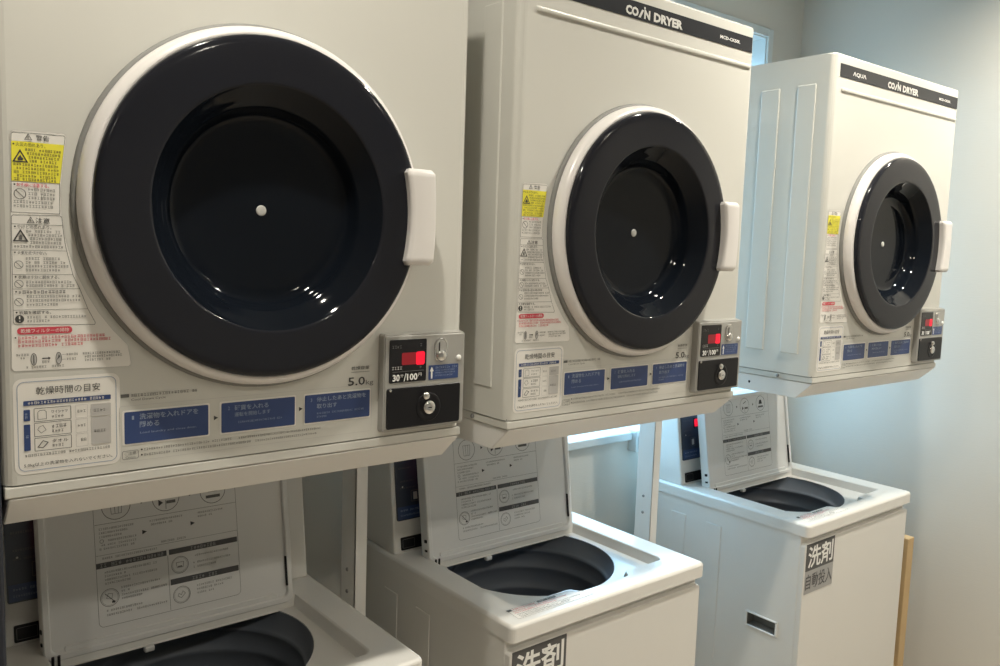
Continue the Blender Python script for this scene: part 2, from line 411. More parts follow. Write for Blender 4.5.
    dp.small(0.474, 0.492, 0.2120, 0.004, 'ink_grey', yy); dp.small(0.519, 0.524, 0.2135, 0.004, 'ink_grey', yy)
    dp.small(0.474, 0.490, 0.1826, 0.0042, 'ink_silver', yy); dp.small(0.519, 0.524, 0.1826, 0.004, 'ink_grey', yy)
    dp.line((0.475, 0.1795), (0.526, 0.1795), 0.0006, 'ink_grey', yy)
    dp.text('30', 0.4755, 0.4868, 0.1665, 0.1760, 'ink_white', yy, 0.03); dp.text('\u5206', 0.4878, 0.4925, 0.1715, 0.1760, 'ink_white', yy)
    dp.line((0.4938, 0.1655), (0.4968, 0.1768), 0.0012, 'ink_white', yy)
    dp.text('100', 0.4985, 0.5158, 0.1665, 0.1760, 'ink_white', yy, 0.03); dp.text('\u5186', 0.5172, 0.5225, 0.1715, 0.1760, 'ink_white', yy)
    dp.build('display', unit)['label'] = 'black display with a red lit figure and 30 minutes for 100 yen'
    cs = MB(X)
    cs.prism(rr_pts(0.5435, 0.5655, 0.1895, 0.2235, 0.0105, 6), -0.0165, -0.0135, 'chrome', 'y', 0.0012, 2, keep=lambda e: max(v.co.y for v in e.verts) < -0.016)
    cs.prism(rr_pts(0.5465, 0.5625, 0.1935, 0.2205, 0.0075, 6), -0.0172, -0.016, 'coin_grey', 'y')
    cs.rect(0.5495, 0.5515, 0.200, 0.2175, 'lock_black', -0.0175)
    cs.lathe([(0.0085, 0), (0.0085, -0.002), (0.006, -0.0045), (0, -0.0052)], (0.5545, -0.0165, 0.1985), 'chrome', 'y', 20)
    cs.build('coin_slot', unit)
    lm = MB(X); lm.lathe([(0.0042, 0), (0.004, -0.0018), (0.0022, -0.003), (0, -0.0033)], (0.5862, -0.0142, 0.1936), 'ink_white', 'y', 16); lm.build('indicator_lamp', unit)
    il = MB(X); il.prism(rr_pts(0.5350, 0.5862, 0.1643, 0.1850, 0.001, 2), -0.0149, -0.0140, 'label_blue', 'y')
    yy = -0.0152
    il.poly([(0.5385, 0.1660), (0.5412, 0.1660), (0.5412, 0.1765), (0.5432, 0.1765), (0.5398, 0.1832), (0.5365, 0.1765), (0.5385, 0.1765)], 'ink_white', yy)
    il.small(0.5460, 0.5835, 0.1798, 0.0032, 'ink_pale_blue', yy)
    for v in (0.1765, 0.173, 0.169): il.small(0.5460, 0.5835, v, 0.0018, 'ink_pale_blue', yy, rnd.uniform(0.6, 1))
    il.build('coin_label', unit)
    lp = MB(X); lp.prism(rr_pts(0.4668, 0.5902, 0.1002, 0.1572, 0.0035, 4), -0.0160, -0.0138, 'lock_black', 'y', 0.0008, 1, keep=lambda e: max(v.co.y for v in e.verts) < -0.0159)
    lp.lathe([(0.0205, 0), (0.0205, -0.0006), (0.0195, -0.001), (0.0145, -0.001), (0.0138, -0.0004), (0.009, -0.0004)], (0.5348, -0.0158, 0.1262), 'lock_black', 'y', 36)
    lp.lathe([(0.0022, 0), (0.0018, -0.0012), (0, -0.0014)], (0.4722, -0.0159, 0.1545), 'chrome', 'y', 10)
    lp.build('lock_plate', unit)['label'] = 'black plate of the coin box'
    lk = MB(X); lk.lathe([(0.0098, 0), (0.0098, -0.003), (0.0088, -0.0045), (0.004, -0.0048), (0, -0.0048)], (0.5348, -0.0162, 0.1262), 'chrome', 'y', 28)
    lk.rect(0.5318, 0.5378, 0.1256, 0.1268, 'lock_black', -0.02125)
    lk.build('lock', unit)['label'] = 'chrome cylinder lock'
    lt = MB(X); lt.lathe([(0.0055, 0), (0.0055, -0.003), (0.004, -0.0052), (0, -0.0058)], (0.5275, -0.0190, 0.1435), 'chrome', 'y', 18); lt.build('lock_stud', unit)
    # --- warning label up the left of the door
    wl = MB(X); y0_, y1_ = -0.0004, -0.0007
    def base(pts):
        wl.poly(pts, 'label_white', y0_)
    arc = lambda v: CU - math.sqrt(max(0, 0.2235 ** 2 - (v - CV) ** 2))
    Lb = [(0.0252, 0.2135), (0.0275, 0.2098), (0.139, 0.2078), (0.142, 0.2095), (0.1425, 0.2125)] + [(arc(v) - 0.0015, v) for v in (0.2325, 0.25, 0.27, 0.29, 0.31, 0.33, 0.35, 0.3727, 0.40, 0.425)] + [(0.0815, 0.4545), (0.0795, 0.4570), (0.0765, 0.4578), (0.0325, 0.4562), (0.0297, 0.4535)]
    base(Lb); wl.outline(Lb, 0.0004, 'label_grey', y1_)
    edge = lambda v: arc(v) - 0.0035
    # the red part of the box: heading
    def ebox(v0, v1):
        vs = [v0 + (v1 - v0) * k / 8 for k in range(9)]
        P = [(0.0285, v0), ] + [(min(edge(v), 0.1065), v) for v in vs] + [(0.0285, v1)]
        wl.outline(P, 0.0005, 'ink_grey', y1_)
        return P
    P1 = [(0.0288, 0.3735), (0.0735, 0.3735), (0.0738, 0.376), (0.0742, 0.4054), (0.0792, 0.4454), (0.0803, 0.4535), (0.0785, 0.4552), (0.0325, 0.4542), (0.0305, 0.4525)]
    wl.outline(P1, 0.0005, 'ink_grey', y1_)
    wl.poly([(0.0300, 0.4053), (0.0740, 0.4054), (0.0788, 0.4453), (0.0307, 0.4453)], 'label_yellow', -0.0009)
    y2 = -0.0012
    def warn(cx, v0, s, m='ink_dark', inner=None):
        wl.outline([(cx - s / 2, v0), (cx + s / 2, v0), (cx, v0 + s * 0.9)], s * 0.09, m, y2)
        if inner == 'flame':
            wl.poly([(cx - 0.0022, v0 + 0.0018), (cx + 0.0022, v0 + 0.0018), (cx + 0.0027, v0 + 0.004), (cx + 0.001, v0 + 0.0057), (cx + 0.0003, v0 + 0.0075), (cx - 0.0012, v0 + 0.0055), (cx - 0.0025, v0 + 0.0042)], m, y2)
        elif inner == 'hand':
            wl.poly([(cx - 0.0016, v0 + 0.002), (cx + 0.0016, v0 + 0.002), (cx + 0.0014, v0 + 0.0062), (cx, v0 + 0.0072), (cx - 0.0014, v0 + 0.0056)], 'ink_grey', y2)
        else:
            wl.line((cx, v0 + s * 0.3), (cx, v0 + s * 0.6), s * 0.1, m, y2); wl.line((cx, v0 + s * 0.14), (cx, v0 + s * 0.23), s * 0.1, m, y2)
    warn(0.0458, 0.4472, 0.0075, 'ink_grey'); wl.text('\u8b66\u544a', 0.0528, 0.0650, 0.4475, 0.4530, 'ink_dark', y2, 0.004)
    def bullet(u, v, m='ink_dark'): wl.disc(u, v, 0.0009, m, y2, 8)
    bullet(0.0325, 0.4423); wl.text('\u706b\u707d\u306e\u6050\u308c\u3042\u308a\u3002', 0.0345, 0.0612, 0.4403, 0.4443, 'ink_dark', y2)
    warn(0.0382, 0.4243, 0.0145, 'ink_dark', 'flame')
    for v, a, f in ((0.4363, 0.0425, 0.98), (0.4325, 0.0440, 0.98), (0.4288, 0.0455, 0.95), (0.4250, 0.0460, 0.9)): wl.small(a, 0.0765, v, 0.0026, 'ink_dark', y2, f)
    for v, f in ((0.4210, 1), (0.4172, 1), (0.4134, 1), (0.4096, 0.97), (0.4062, 0.98)): wl.small(0.0320, 0.0735, v, 0.0026, 'ink_dark', y2, f)
    bullet(0.0325, 0.4018); wl.text('\u304a\u5b50\u69d8\u306b\u6ce8\u610f\u3059\u308b\u3002', 0.0342, 0.0640, 0.4000, 0.4038, 'ink_red', y2, 0.01)
    def ban(cx, cv, r):
        wl.circle(cx, cv, r, r * 0.13, 'ink_grey', y2, 20); wl.line((cx - r * 0.65, cv + r * 0.65), (cx + r * 0.65, cv - r * 0.65), r * 0.15, 'ink_grey', y2)
    ban(0.0371, 0.3925, 0.0056)
    for v in (0.3962, 0.3918, 0.3876): wl.small(0.0445, 0.0722, v, 0.0028, 'ink_grey', y2, rnd.uniform(0.9, 1))
    for v in (0.3832, 0.3790): wl.small(0.0310, 0.0722, v, 0.0028, 'ink_grey', y2, rnd.uniform(0.9, 1))
    # the second box
    P2 = [(0.0278, 0.2605), (0.0295, 0.2583), (0.1055, 0.2560), (0.1062, 0.2585), (0.0990, 0.2735), (0.0915, 0.2950), (0.0850, 0.3100), (0.0785, 0.3400), (0.0762, 0.3600), (0.0755, 0.3705), (0.0735, 0.3722), (0.0305, 0.3712), (0.0287, 0.3695)]
    wl.outline(P2, 0.0005, 'ink_grey', y1_)
    warn(0.0462, 0.3632, 0.0075, 'ink_grey'); wl.text('\u6ce8\u610f', 0.0505, 0.0640, 0.3632, 0.3690, 'ink_dark', y2, 0.006)
    wl.line((0.0287, 0.3618), (0.0757, 0.3618), 0.0004, 'ink_grey', y1_ - 0.0001)
    bullet(0.0318, 0.3593); wl.text('\u3084\u3051\u3069\u306e\u6050\u308c\u3042\u308a\u3002', 0.0338, 0.0650, 0.3573, 0.3612, 'ink_dark', y2)
    warn(0.0366, 0.3440, 0.0145, 'ink_dark', 'hand')
    for v, a in ((0.3535, 0.0415), (0.3497, 0.0435), (0.3460, 0.0450), (0.3420, 0.0450)): wl.small(a, 0.0768, v, 0.0027, 'ink_grey', y2, rnd.uniform(0.9, 1))
    wl.small(0.0305, 0.0775, 0.3378, 0.0027, 'ink_grey', y2)
    for v, e in ((0.3352, 0.0792), (0.3103, 0.0845), (0.2953, 0.0910), (0.2735, 0.0985)): wl.line((0.0282, v), (e, v), 0.0004, 'ink_grey', y1_ - 0.0001)
    for v, s, e in ((0.3308, '\u706b\u6c17\u3092\u8fd1\u3065\u3051\u306a\u3044\u3002', 0.0605), (0.3058, '\u8863\u985e\u306f\u5341\u5206\u306b\u8131\u6c34\u3059\u308b\u3002', 0.0715), (0.2905, None, 0.0800), (0.2690, '\u8863\u985e\u3092\u78ba\u8a8d\u3059\u308b\u3002', 0.0630)):
        bullet(0.0312, v + 0.002)
        if s: wl.text(s, 0.0335, e, v, v + 0.0036, 'ink_dark', y2, 0.008)
        else: wl.small(0.0335, e, v, 0.0034, 'ink_dark', y2)
    ban(0.0343, 0.3203, 0.0042); ban(0.0340, 0.3005, 0.0042); ban(0.0336, 0.2818, 0.0042)
    for v, e, f in ((0.3255, 0.079, 0.95), (0.3215, 0.080, 0.95), (0.3176, 0.081, 1), (0.3136, 0.082, 0.78), (0.3012, 0.0865, 0.98), (0.2974, 0.0885, 0.98), (0.2862, 0.091, 1), (0.2820, 0.093, 1), (0.2776, 0.0945, 0.55), (0.2645, 0.0985, 1), (0.2606, 0.0985, 0.4)):
        wl.small(0.0405, e, v, 0.0027, 'ink_grey', y2, f)
    wl.disc(0.0338, 0.2642, 0.0042, 'ink_dark', y2 + 0.0002, 20); wl.line((0.0338, 0.2640), (0.0338, 0.2670), 0.0012, 'label_white', y2); wl.line((0.0338, 0.2614), (0.0338, 0.2626), 0.0012, 'label_white', y2)
    wl.rect(0.0312, 0.0830, 0.2480, 0.2552, 'ink_red', y1_ - 0.0002, 0.0034)
    wl.text('\u4e7e\u71e5\u30d5\u30a3\u30eb\u30bf\u30fc\u306e\u6383\u9664', 0.0345, 0.0800, 0.2494, 0.2538, 'label_white', y2)
    wl.disc(0.0296, 0.2448, 0.0009, 'ink_dark', y2, 8)
    for v, e in ((0.2430, 0.1160), (0.2390, 0.1225), (0.2347, 0.0940)): wl.small(0.0318, e, v, 0.0031, 'ink_red', y2)
    for u, k in ((0.0458, 0), (0.0693, 1)):
        e = [(u + 0.0030 * math.cos(t * math.pi / 10), 0.2215 + 0.0066 * math.sin(t * math.pi / 10)) for t in range(20)]
        wl.poly(e, 'label_grey', y1_ - 0.0002); wl.outline(e, 0.0006, 'ink_grey', y2)
        if k: wl.poly([(u - 0.0018, 0.2195), (u + 0.0018, 0.2235), (u, 0.2255)], 'ink_grey', y2)
        else: wl.line((u, 0.217), (u, 0.226), 0.001, 'ink_grey', y2)
    wl.line((0.0536, 0.2220), (0.0600, 0.2220), 0.0012, 'ink_dark', y2); wl.poly([(0.0595, 0.2203), (0.0617, 0.2220), (0.0595, 0.2237)], 'ink_dark', y2)
    for u0, u1, v in ((0.0295, 0.0415, 0.2255), (0.0335, 0.0385, 0.2220), (0.0535, 0.0610, 0.2172), (0.0385, 0.0570, 0.2122), (0.0625, 0.0740, 0.2122), (0.0765, 0.0880, 0.2240), (0.0770, 0.0860, 0.2190), (0.0925, 0.1320, 0.2240), (0.0945, 0.1345, 0.2205), (0.0945, 0.1220, 0.2168)): wl.small(u0, u1, v, 0.0024, 'ink_grey', y2)
    wl.line((0.0725, 0.2252), (0.0762, 0.2252), 0.0003, 'ink_grey', y2); wl.line((0.0715, 0.2200), (0.0765, 0.2200), 0.0003, 'ink_grey', y2)
    wl.build('warning_label', root)['label'] = 'warning label with a yellow box and red heading beside the door'
    # --- drying time table
    tt = MB(X)
    tt.rect(0.0258, 0.1300, 0.0990, 0.2015, 'label_white', -0.0004, 0.009)
    tt.frame(0.0292, 0.1262, 0.1025, 0.1982, 0.007, 0.0007, 'ink_pale_blue', -0.0008)
    yy = -0.0010
    tt.text('\u4e7e\u71e5\u6642\u9593\u306e\u76ee\u5b89', 0.0469, 0.1096, 0.1834, 0.1920, 'ink_dark', yy)
    tt.rect(0.0350, 0.1204, 0.1727, 0.1778, 'label_blue', yy, 0.0008); tt.small(0.0390, 0.1180, 0.1738, 0.0030, 'label_white', yy - 0.0003, 1)
    tt.rect(0.0350, 0.0410, 0.1563, 0.1684, 'label_blue', yy, 0.0008); tt.rect(0.0349, 0.0409, 0.1245, 0.1527, 'label_blue', yy, 0.0008)
    tt.small(0.0362, 0.0400, 0.1625, 0.0030, 'ink_pale_blue', yy - 0.0003); tt.small(0.0362, 0.0400, 0.1588, 0.0030, 'ink_pale_blue', yy - 0.0003); tt.small(0.0362, 0.0400, 0.1380, 0.0034, 'ink_pale_blue', yy - 0.0003)
    for v0, v1, s1 in ((0.1546, 0.1692, '\u30ef\u30a4\u30b7\u30e3\u30c4'), (0.1386, 0.1536, None), (0.1230, 0.1374, '\u30bf\u30aa\u30eb')):
        tt.frame(0.0445, 0.0802, v0, v1, 0.001, 0.0006, 'ink_grey', yy)
        tt.frame(0.0845, 0.0965, v0, v1, 0.0008, 0.0003, 'label_grey', yy)
        m_ = (v0 + v1) / 2
        if s1: tt.text(s1, 0.0612, 0.0768, m_ + 0.0006, m_ + 0.0040, 'ink_dark', yy, 0.008)
        else: tt.small(0.0612, 0.0768, m_ + 0.0006, 0.0036, 'ink_dark', yy)
        tt.small(0.0612, 0.0750, m_ - 0.0042, 0.0030, 'ink_dark', yy); tt.small(0.0862, 0.0950, m_ - 0.0012, 0.0030, 'ink_grey', yy)
        if v0 > 0.15: tt.outline([(0.048, m_ - 0.005), (0.0565, m_ - 0.005), (0.0565, m_ + 0.003), (0.0545, m_ + 0.005), (0.050, m_ + 0.005), (0.048, m_ + 0.003)], 0.0005, 'ink_grey', yy)
        elif v0 > 0.135: tt.outline([(0.0475, m_), (0.051, m_ - 0.0042), (0.056, m_ - 0.001), (0.053, m_ + 0.0045), (0.049, m_ + 0.003)], 0.0005, 'ink_grey', yy)
        else: tt.outline([(0.0470, m_ - 0.003), (0.0525, m_ - 0.0045), (0.058, m_ + 0.0015), (0.0525, m_ + 0.0040)], 0.0008, 'ink_dark', yy)
    tt.rect(0.0996, 0.1202, 0.1549, 0.1684, 'label_grey', yy, 0.0006); tt.rect(0.0997, 0.1200, 0.1235, 0.1538, 'label_grey', yy, 0.0006)
    tt.small(0.1025, 0.1175, 0.1600, 0.0032, 'ink_grey', yy - 0.0003); tt.small(0.1025, 0.1175, 0.1370, 0.0032, 'ink_grey', yy - 0.0003)
    tt.small(0.0354, 0.1200, 0.1178, 0.0028, 'ink_grey', yy)
    tt.text('5.0kg\u4ee5\u4e0a\u306e\u6d17\u6fef\u7269\u3092\u5165\u308c\u306a\u3044\u3067\u304f\u3060\u3055\u3044\u3002', 0.0343, 0.1209, 0.1062, 0.1108, 'ink_dark', yy)
    tt.build('drying_time_table', root)
    # --- three blue instruction boxes
    ip = MB(X)
    ip.frame(0.1290, 0.4520, 0.0985, 0.1630, 0.003, 0.0004, 'label_grey', -0.0004)
    for u0, u1 in ((0.1321, 0.2305), (0.2425, 0.3412), (0.3520, 0.4500)): ip.rect(u0, u1, 0.1175, 0.1578, 'label_white', -0.0004, 0.002)
    boxes = ((0.1342, 0.2287), (0.2445, 0.3396), (0.3534, 0.4488))
    for u0, u1 in boxes: ip.rect(u0, u1, 0.1193, 0.1558, 'label_blue', -0.0008, 0.0015)
    yy = -0.0012
    for n, u in (('1', 0.1422), ('2', 0.2525), ('3', 0.3612)): ip.text(n, u, u + 0.0022, 0.1468, 0.1512, 'ink_pale_blue', yy, 0.0)
    ip.text('\u6d17\u6fef\u7269\u3092\u5165\u308c\u30c9\u30a2\u3092', 0.1504, 0.2166, 0.1462, 0.1530, 'ink_pale_blue', yy, 0.012); ip.text('\u9589\u3081\u308b', 0.1504, 0.1720, 0.1370, 0.1438, 'ink_pale_blue', yy, 0.012)
    ip.text('\u786c\u8ca8\u3092\u5165\u308c\u308b', 0.2606, 0.3040, 0.1455, 0.1520, 'ink_pale_blue', yy, 0.012); ip.text('\u904b\u8ee2\u3092\u958b\u59cb\u3057\u307e\u3059', 0.2606, 0.3065, 0.1378, 0.1432, 'ink_pale_blue', yy, 0.004)
    ip.text('\u505c\u6b62\u3057\u305f\u3042\u3068\u6d17\u6fef\u7269\u3092', 0.3700, 0.4425, 0.1462, 0.1526, 'ink_pale_blue', yy, 0.012); ip.text('\u53d6\u308a\u51fa\u3059', 0.3700, 0.3992, 0.1370, 0.1434, 'ink_pale_blue', yy, 0.012)
    ip.text('Load laundry and close door.', 0.1508, 0.2150, 0.1292, 0.1322, 'ink_pale_blue', yy)
    ip.small(0.2600, 0.3240, 0.1296, 0.0024, 'ink_pale_blue', yy); ip.small(0.3700, 0.4395, 0.1296, 0.0024, 'ink_pale_blue', yy); ip.small(0.3700, 0.3860, 0.1252, 0.0024, 'ink_pale_blue', yy)
    for u in (0.2352, 0.3450): ip.poly([(u, 0.1362), (u + 0.0052, 0.1390), (u, 0.1418)], 'ink_dark', yy)
    ip.rect(0.1307, 0.1397, 0.1726, 0.1765, 'ink_grey', -0.0006); ip.small(0.1416, 0.2184, 0.1728, 0.0034, 'ink_grey', -0.0006)
    ip.text('Cool Down Cycle', 0.1418, 0.1796, 0.1675, 0.1708, 'ink_grey', -0.0006)
    ip.frame(0.1314, 0.1490, 0.1015, 0.1115, 0.002, 0.0005, 'ink_grey', -0.0006); ip.text('\u3054\u6ce8\u610f', 0.1340, 0.1465, 0.1065, 0.1102, 'ink_grey', -0.0006); ip.text('Caution', 0.1350, 0.1455, 0.1025, 0.1050, 'ink_grey', -0.0006)
    for v in (0.1112, 0.1050): ip.disc(0.1525, v, 0.0011, 'ink_dark', -0.0006, 8)
    for u0, u1, v in ((0.1548, 0.2585, 0.1096), (0.2660, 0.3780, 0.1096), (0.1548, 0.2820, 0.1034), (0.2870, 0.3700, 0.1034)): ip.small(u0, u1, v, 0.0027, 'ink_grey', -0.0006)
    ip.text('\u4e7e\u71e5\u5bb9\u91cf', 0.4203, 0.4476, 0.1842, 0.1890, 'ink_dark', -0.0006); ip.line((0.4200, 0.1812), (0.4480, 0.1812), 0.0005, 'ink_grey', -0.0006)
    ip.text('5.0', 0.4156, 0.4412, 0.1632, 0.1745, 'ink_dark', -0.0006, 0.012); ip.text('kg', 0.4425, 0.4540, 0.1612, 0.1695, 'ink_grey', -0.0006)
    ip.build('instruction_panel', root)['label'] = 'three dark blue instruction boxes along the bottom'
    return root

dryer = make_dryer()
DG = 'coin dryers in a row above the washing machines'
P3 = [(0.0, 0.0, 0.0), (0.6773, -0.0014, 0.004), (1.5499, -0.0021, -0.0152)]
DL = ['largest white coin dryer at the left, its top cut off by the photo',
      'middle white coin dryer, its black name band partly cut off by the photo',
      'white coin dryer at the right with its whole black name band in view']
dryers = []
for i, (x, y, rz) in enumerate(P3):
    o = dryer if i == 0 else copy_tree(dryer)
    o.location = (x, y, Z0 + DZ + (0, -0.003, 0.001)[i]); o.rotation_euler.z = rz
    tag(o, DL[i], 'dryer', DG); dryers.append(o)

# ------------------------------------------------------------------ stands that carry the dryers
def make_stand():
    root = empty('dryer_stand', (0, 0, 0))
    t = MB()
    zt, zb = Z0 + 0.0735, Z0 + 0.035
    # tray: sloping front, upright sides, folded bright top edge
    sec_t = [(0.0195, 0.0), (0.602, 0.0), (0.602, 0.55), (0.0195, 0.55)]; sec_b = [(0.0195, 0.042), (0.602, 0.042), (0.602, 0.55), (0.0195, 0.55)]
    t.prism(sec_b, zb, zt, 'steel_paint', 'z', 0.0015, 1, sec_t)
    t.build('tray', root)
    for x0 in (-0.011, ):
        p = MB()
        # folded channel: a front flange and a side web
        p.box(x0, x0 + 0.027, 0.42, 0.423, 0.02, Z0 + 0.035, 'steel_paint', 0.001, 1)
        p.box(x0, x0 + 0.003, 0.42, 0.475, 0.02, Z0 + 0.035, 'steel_paint', 0.001, 1)
        p.box(x0 - 0.01, x0 + 0.034, 0.41, 0.485, 0.0, 0.02, 'steel_paint', 0.002, 1)
        po = p.build('post', root)
        for z in (Z0 - 0.293, Z0 - 0.338):
            s = MB(); s.lathe([(0.004, 0.0005), (0.004, -0.0015), (0.0025, -0.003), (0, -0.003)], (x0, 0.448, z), 'screw_steel', 'x', 12); s.build('bolt', po)
    p = MB()
    p.box(0.574, 0.600, 0.53, 0.533, 0.02, Z0 + 0.035, 'steel_paint', 0.001, 1); p.box(0.597, 0.600, 0.53, 0.55, 0.02, Z0 + 0.035, 'steel_paint', 0.001, 1); p.box(0.566, 0.608, 0.52, 0.56, 0.0, 0.02, 'steel_paint', 0.002, 1)
    p.build('post', root)
    s = MB(); s.lathe([(0.003, 0.0005), (0.003, -0.001), (0, -0.0012)], (0.0200, 0.165, Z0 + 0.055), 'lock_black', 'x', 12); s.build('tray_hole', root)
    return root
st = make_stand()
SL = ['painted steel tray and stand under the largest dryer at the left',
      'painted steel stand under the middle dryer, its post beside the nearest washing machine',
      'painted steel stand under the right dryer, its post behind the middle washing machine']
for i, (x, y, rz) in enumerate(P3):
    o = st if i == 0 else copy_tree(st)
    o.location = (x, y, (0, -0.003, 0.001)[i]); o.rotation_euler.z = rz
    tag(o, SL[i], 'stand', 'steel stands under the coin dryers')

# ------------------------------------------------------------------ washing machine
WT = Z0 - 0.30                                    # height of the washer's top
WW, WD = 0.537, 0.53
def rr_loop(x0, x1, y0, y1, r, n=5): return rr_pts(x0, x1, y0, y1, r, n)
def make_washer():
    root = empty('washing_machine', (0, 0, 0))
    X = Matrix.Translation((0, 0, WT))            # z = 0 is the rim of the top cover
    # --- cabinet
    c = MB(X); bm = bmesh.new()
    x0, x1, y0, y1, z0, z1 = 0.003, WW - 0.003, 0.020, WD - 0.01, -WT + 0.03, -0.031
    P = rr_pts(x0, x1, y0, y1, 0.004, 3)
    A = [bm.verts.new((p[0], p[1], z0)) for p in P]; B = [bm.verts.new((p[0], p[1], z1)) for p in P]
    bm.faces.new(A[::-1]); n = len(P); left = None
    for k in range(n):
        f = bm.faces.new((A[k], A[(k + 1) % n], B[(k + 1) % n], B[k]))
        if all(abs(v.co.x - x0) < 1e-5 for v in f.verts): left = f
    es = list(left.edges); bmesh.ops.delete(bm, geom=[left], context='FACES_ONLY')
    hp = [(0.074, -0.3090), (0.158, -0.3090), (0.158, -0.2770), (0.074, -0.2770)]
    fill_hole(bm, es, hp, lambda p: (x0, p[0], p[1]))
    bmesh.ops.recalc_face_normals(bm, faces=bm.faces[:])
    c.merge(bm, 'cabinet_paint')
    for ya, yb in ((0.255, 0.305), (0.375, 0.425)):
        c.box(x0 - 0.0014, x0 + 0.0014, ya, yb, -0.80, -0.075, 'cabinet_paint', 0.0013, 2); c.box(x1 - 0.0014, x1 + 0.0014, ya, yb, -0.80, -0.075, 'cabinet_paint', 0.0013, 2)
    c.build('cabinet', root)
    fp = MB(X); fp.prism([(0.003, -WT + 0.032), (WW - 0.003, -WT + 0.032)] + rr_pts(0.003, WW - 0.003, -0.2, -0.050, 0.012, 4)[6:-6] + [], 0.008, 0.021, 'cabinet_paint', 'y', 0.003, 3, keep=lambda e: max(v.co.y for v in e.verts) < 0.0085)
    fp.build('front_panel', root)
    k = MB(X)
    # hand hold: a rim round the hole and a pocket behind it
    for ya, yb, za, zb in ((0.068, 0.164, -0.2770, -0.2725), (0.068, 0.164, -0.3135, -0.3090), (0.068, 0.0745, -0.3135, -0.2725), (0.1575, 0.164, -0.3135, -0.2725)): k.box(x0 - 0.003, x0 + 0.001, ya, yb, za, zb, 'washer_white', 0.001, 1)
    for (ya, za), (yb, zb) in (((0.074, -0.3090), (0.158, -0.3090)), ((0.158, -0.3090), (0.158, -0.2770)), ((0.158, -0.2770), (0.074, -0.2770)), ((0.074, -0.2770), (0.074, -0.3090))):
        f = k.bm.faces.new([k.v(x0, ya, za), k.v(x0, yb, zb), k.v(x0 + 0.03, yb, zb), k.v(x0 + 0.03, ya, za)]); f.material_index = k.mi('shade_recess_grey')
    f = k.bm.faces.new([k.v(x0 + 0.03, 0.074, -0.3090), k.v(x0 + 0.03, 0.158, -0.3090), k.v(x0 + 0.03, 0.158, -0.2770), k.v(x0 + 0.03, 0.074, -0.2770)]); f.material_index = k.mi('shade_recess_grey')
    k.build('hand_hold', root)
    ft = MB(X)
    ft.box(0.03, WW - 0.03, 0.04, WD - 0.04, -WT, -WT + 0.031, 'lock_black', 0.004, 1); ft.build('plinth', root)
    # --- top cover with a sunk well and a round opening
    t = MB(X); i = t.mi('washer_white')
    def ring(pts, z): return [t.bm.verts.new(t.xf @ Vector((p[0], p[1], z))) for p in pts]
    def bridge(a, b, smooth=False):
        m = len(a)
        for q in range(m):
            f = t.bm.faces.new((a[q], a[(q + 1) % m], b[(q + 1) % m], b[q])); f.material_index = i; f.smooth = smooth
    def edges(vs):
        return [t.bm.edges.get((vs[q], vs[(q + 1) % len(vs)])) or t.bm.edges.new((vs[q], vs[(q + 1) % len(vs)])) for q in range(len(vs))]
    o0 = ring(rr_loop(0.0, WW, 0.0, WD, 0.012), -0.031); o1 = ring(rr_loop(0.0, WW, 0.0, WD, 0.012), -0.006)
    o2 = ring(rr_loop(0.002, WW - 0.002, 0.002, WD - 0.002, 0.011), -0.002); o3 = ring(rr_loop(0.0065, WW - 0.0065, 0.0065, WD - 0.0065, 0.009), 0.0)
    bridge(o0, o1); bridge(o1, o2, True); bridge(o2, o3, True)
    well = [(0.062, 0.345), (0.062, 0.072), (0.068, 0.066), (0.190, 0.066), (0.198, 0.062), (0.206, 0.049), (0.214, 0.0455), (0.338, 0.0455), (0.346, 0.049), (0.352, 0.061), (0.358, 0.065), (0.466, 0.066), (0.474, 0.073), (0.476, 0.080), (0.476, 0.345)]
    def inset(pts, dd):
        cx, cy = 0.269, 0.2
        return [(p[0] + (dd if p[0] < cx else -dd) * (1 if abs(p[0] - cx) > 0.15 else 0), p[1] + (dd if p[1] < cy else -dd)) for p in pts]
    w0 = ring(inset(well, -0.003), 0.0); w1 = ring(well, -0.003); w2 = ring(inset(well, 0.006), -0.0225)
    bridge(w1, w0, True); bridge(w2, w1)
    r1 = bmesh.ops.triangle_fill(t.bm, use_beauty=True, edges=edges(o3) + edges(w0))
    N = 64; HC = (0.270, 0.265)
    hv = ring([(HC[0] + 0.184 * math.cos(2 * math.pi * q / N), min(0.336, HC[1] + 0.184 * math.sin(2 * math.pi * q / N))) for q in range(N) if HC[1] + 0.184 * math.sin(2 * math.pi * q / N) < 0.336 or q in (4, 28)], -0.0245)
    r2 = bmesh.ops.triangle_fill(t.bm, use_beauty=True, edges=edges(w2) + edges(hv))
    u0 = ring(rr_loop(0.005, WW - 0.005, 0.024, WD - 0.014, 0.004), -0.031); bridge(u0, o0)
    bmesh.ops.recalc_face_normals(t.bm, faces=t.bm.faces[:])
    for r in (r1, r2):
        for g in r['geom']:
            if isinstance(g, bmesh.types.BMFace): g.material_index = i
    t.build('top_cover', root)
    # --- tub
    tb = MB(X)
    tb.lathe([(0.1845, -0.0235), (0.1845, -0.028), (0.182, -0.036), (0.178, -0.056), (0.172, -0.060), (0.169, -0.064), (0.1695, -0.068), (0.174, -0.073), (0.175, -0.098), (0.170, -0.103), (0.170, -0.110), (0.175, -0.116), (0.175, -0.150), (0.170, -0.155), (0.170, -0.162), (0.175, -0.168), (0.175, -0.33), (0.15, -0.352), (0.0, -0.352)], (HC[0], HC[1], 0), 'tub_grey', 'z', 72)
    tub = tb.build('tub', root)
    pl = MB(X)
    pl.lathe([(0.12, -0.351), (0.115, -0.345), (0.05, -0.338), (0.03, -0.322), (0, -0.318)], (HC[0], HC[1], 0), 'tub_grey', 'z', 40)
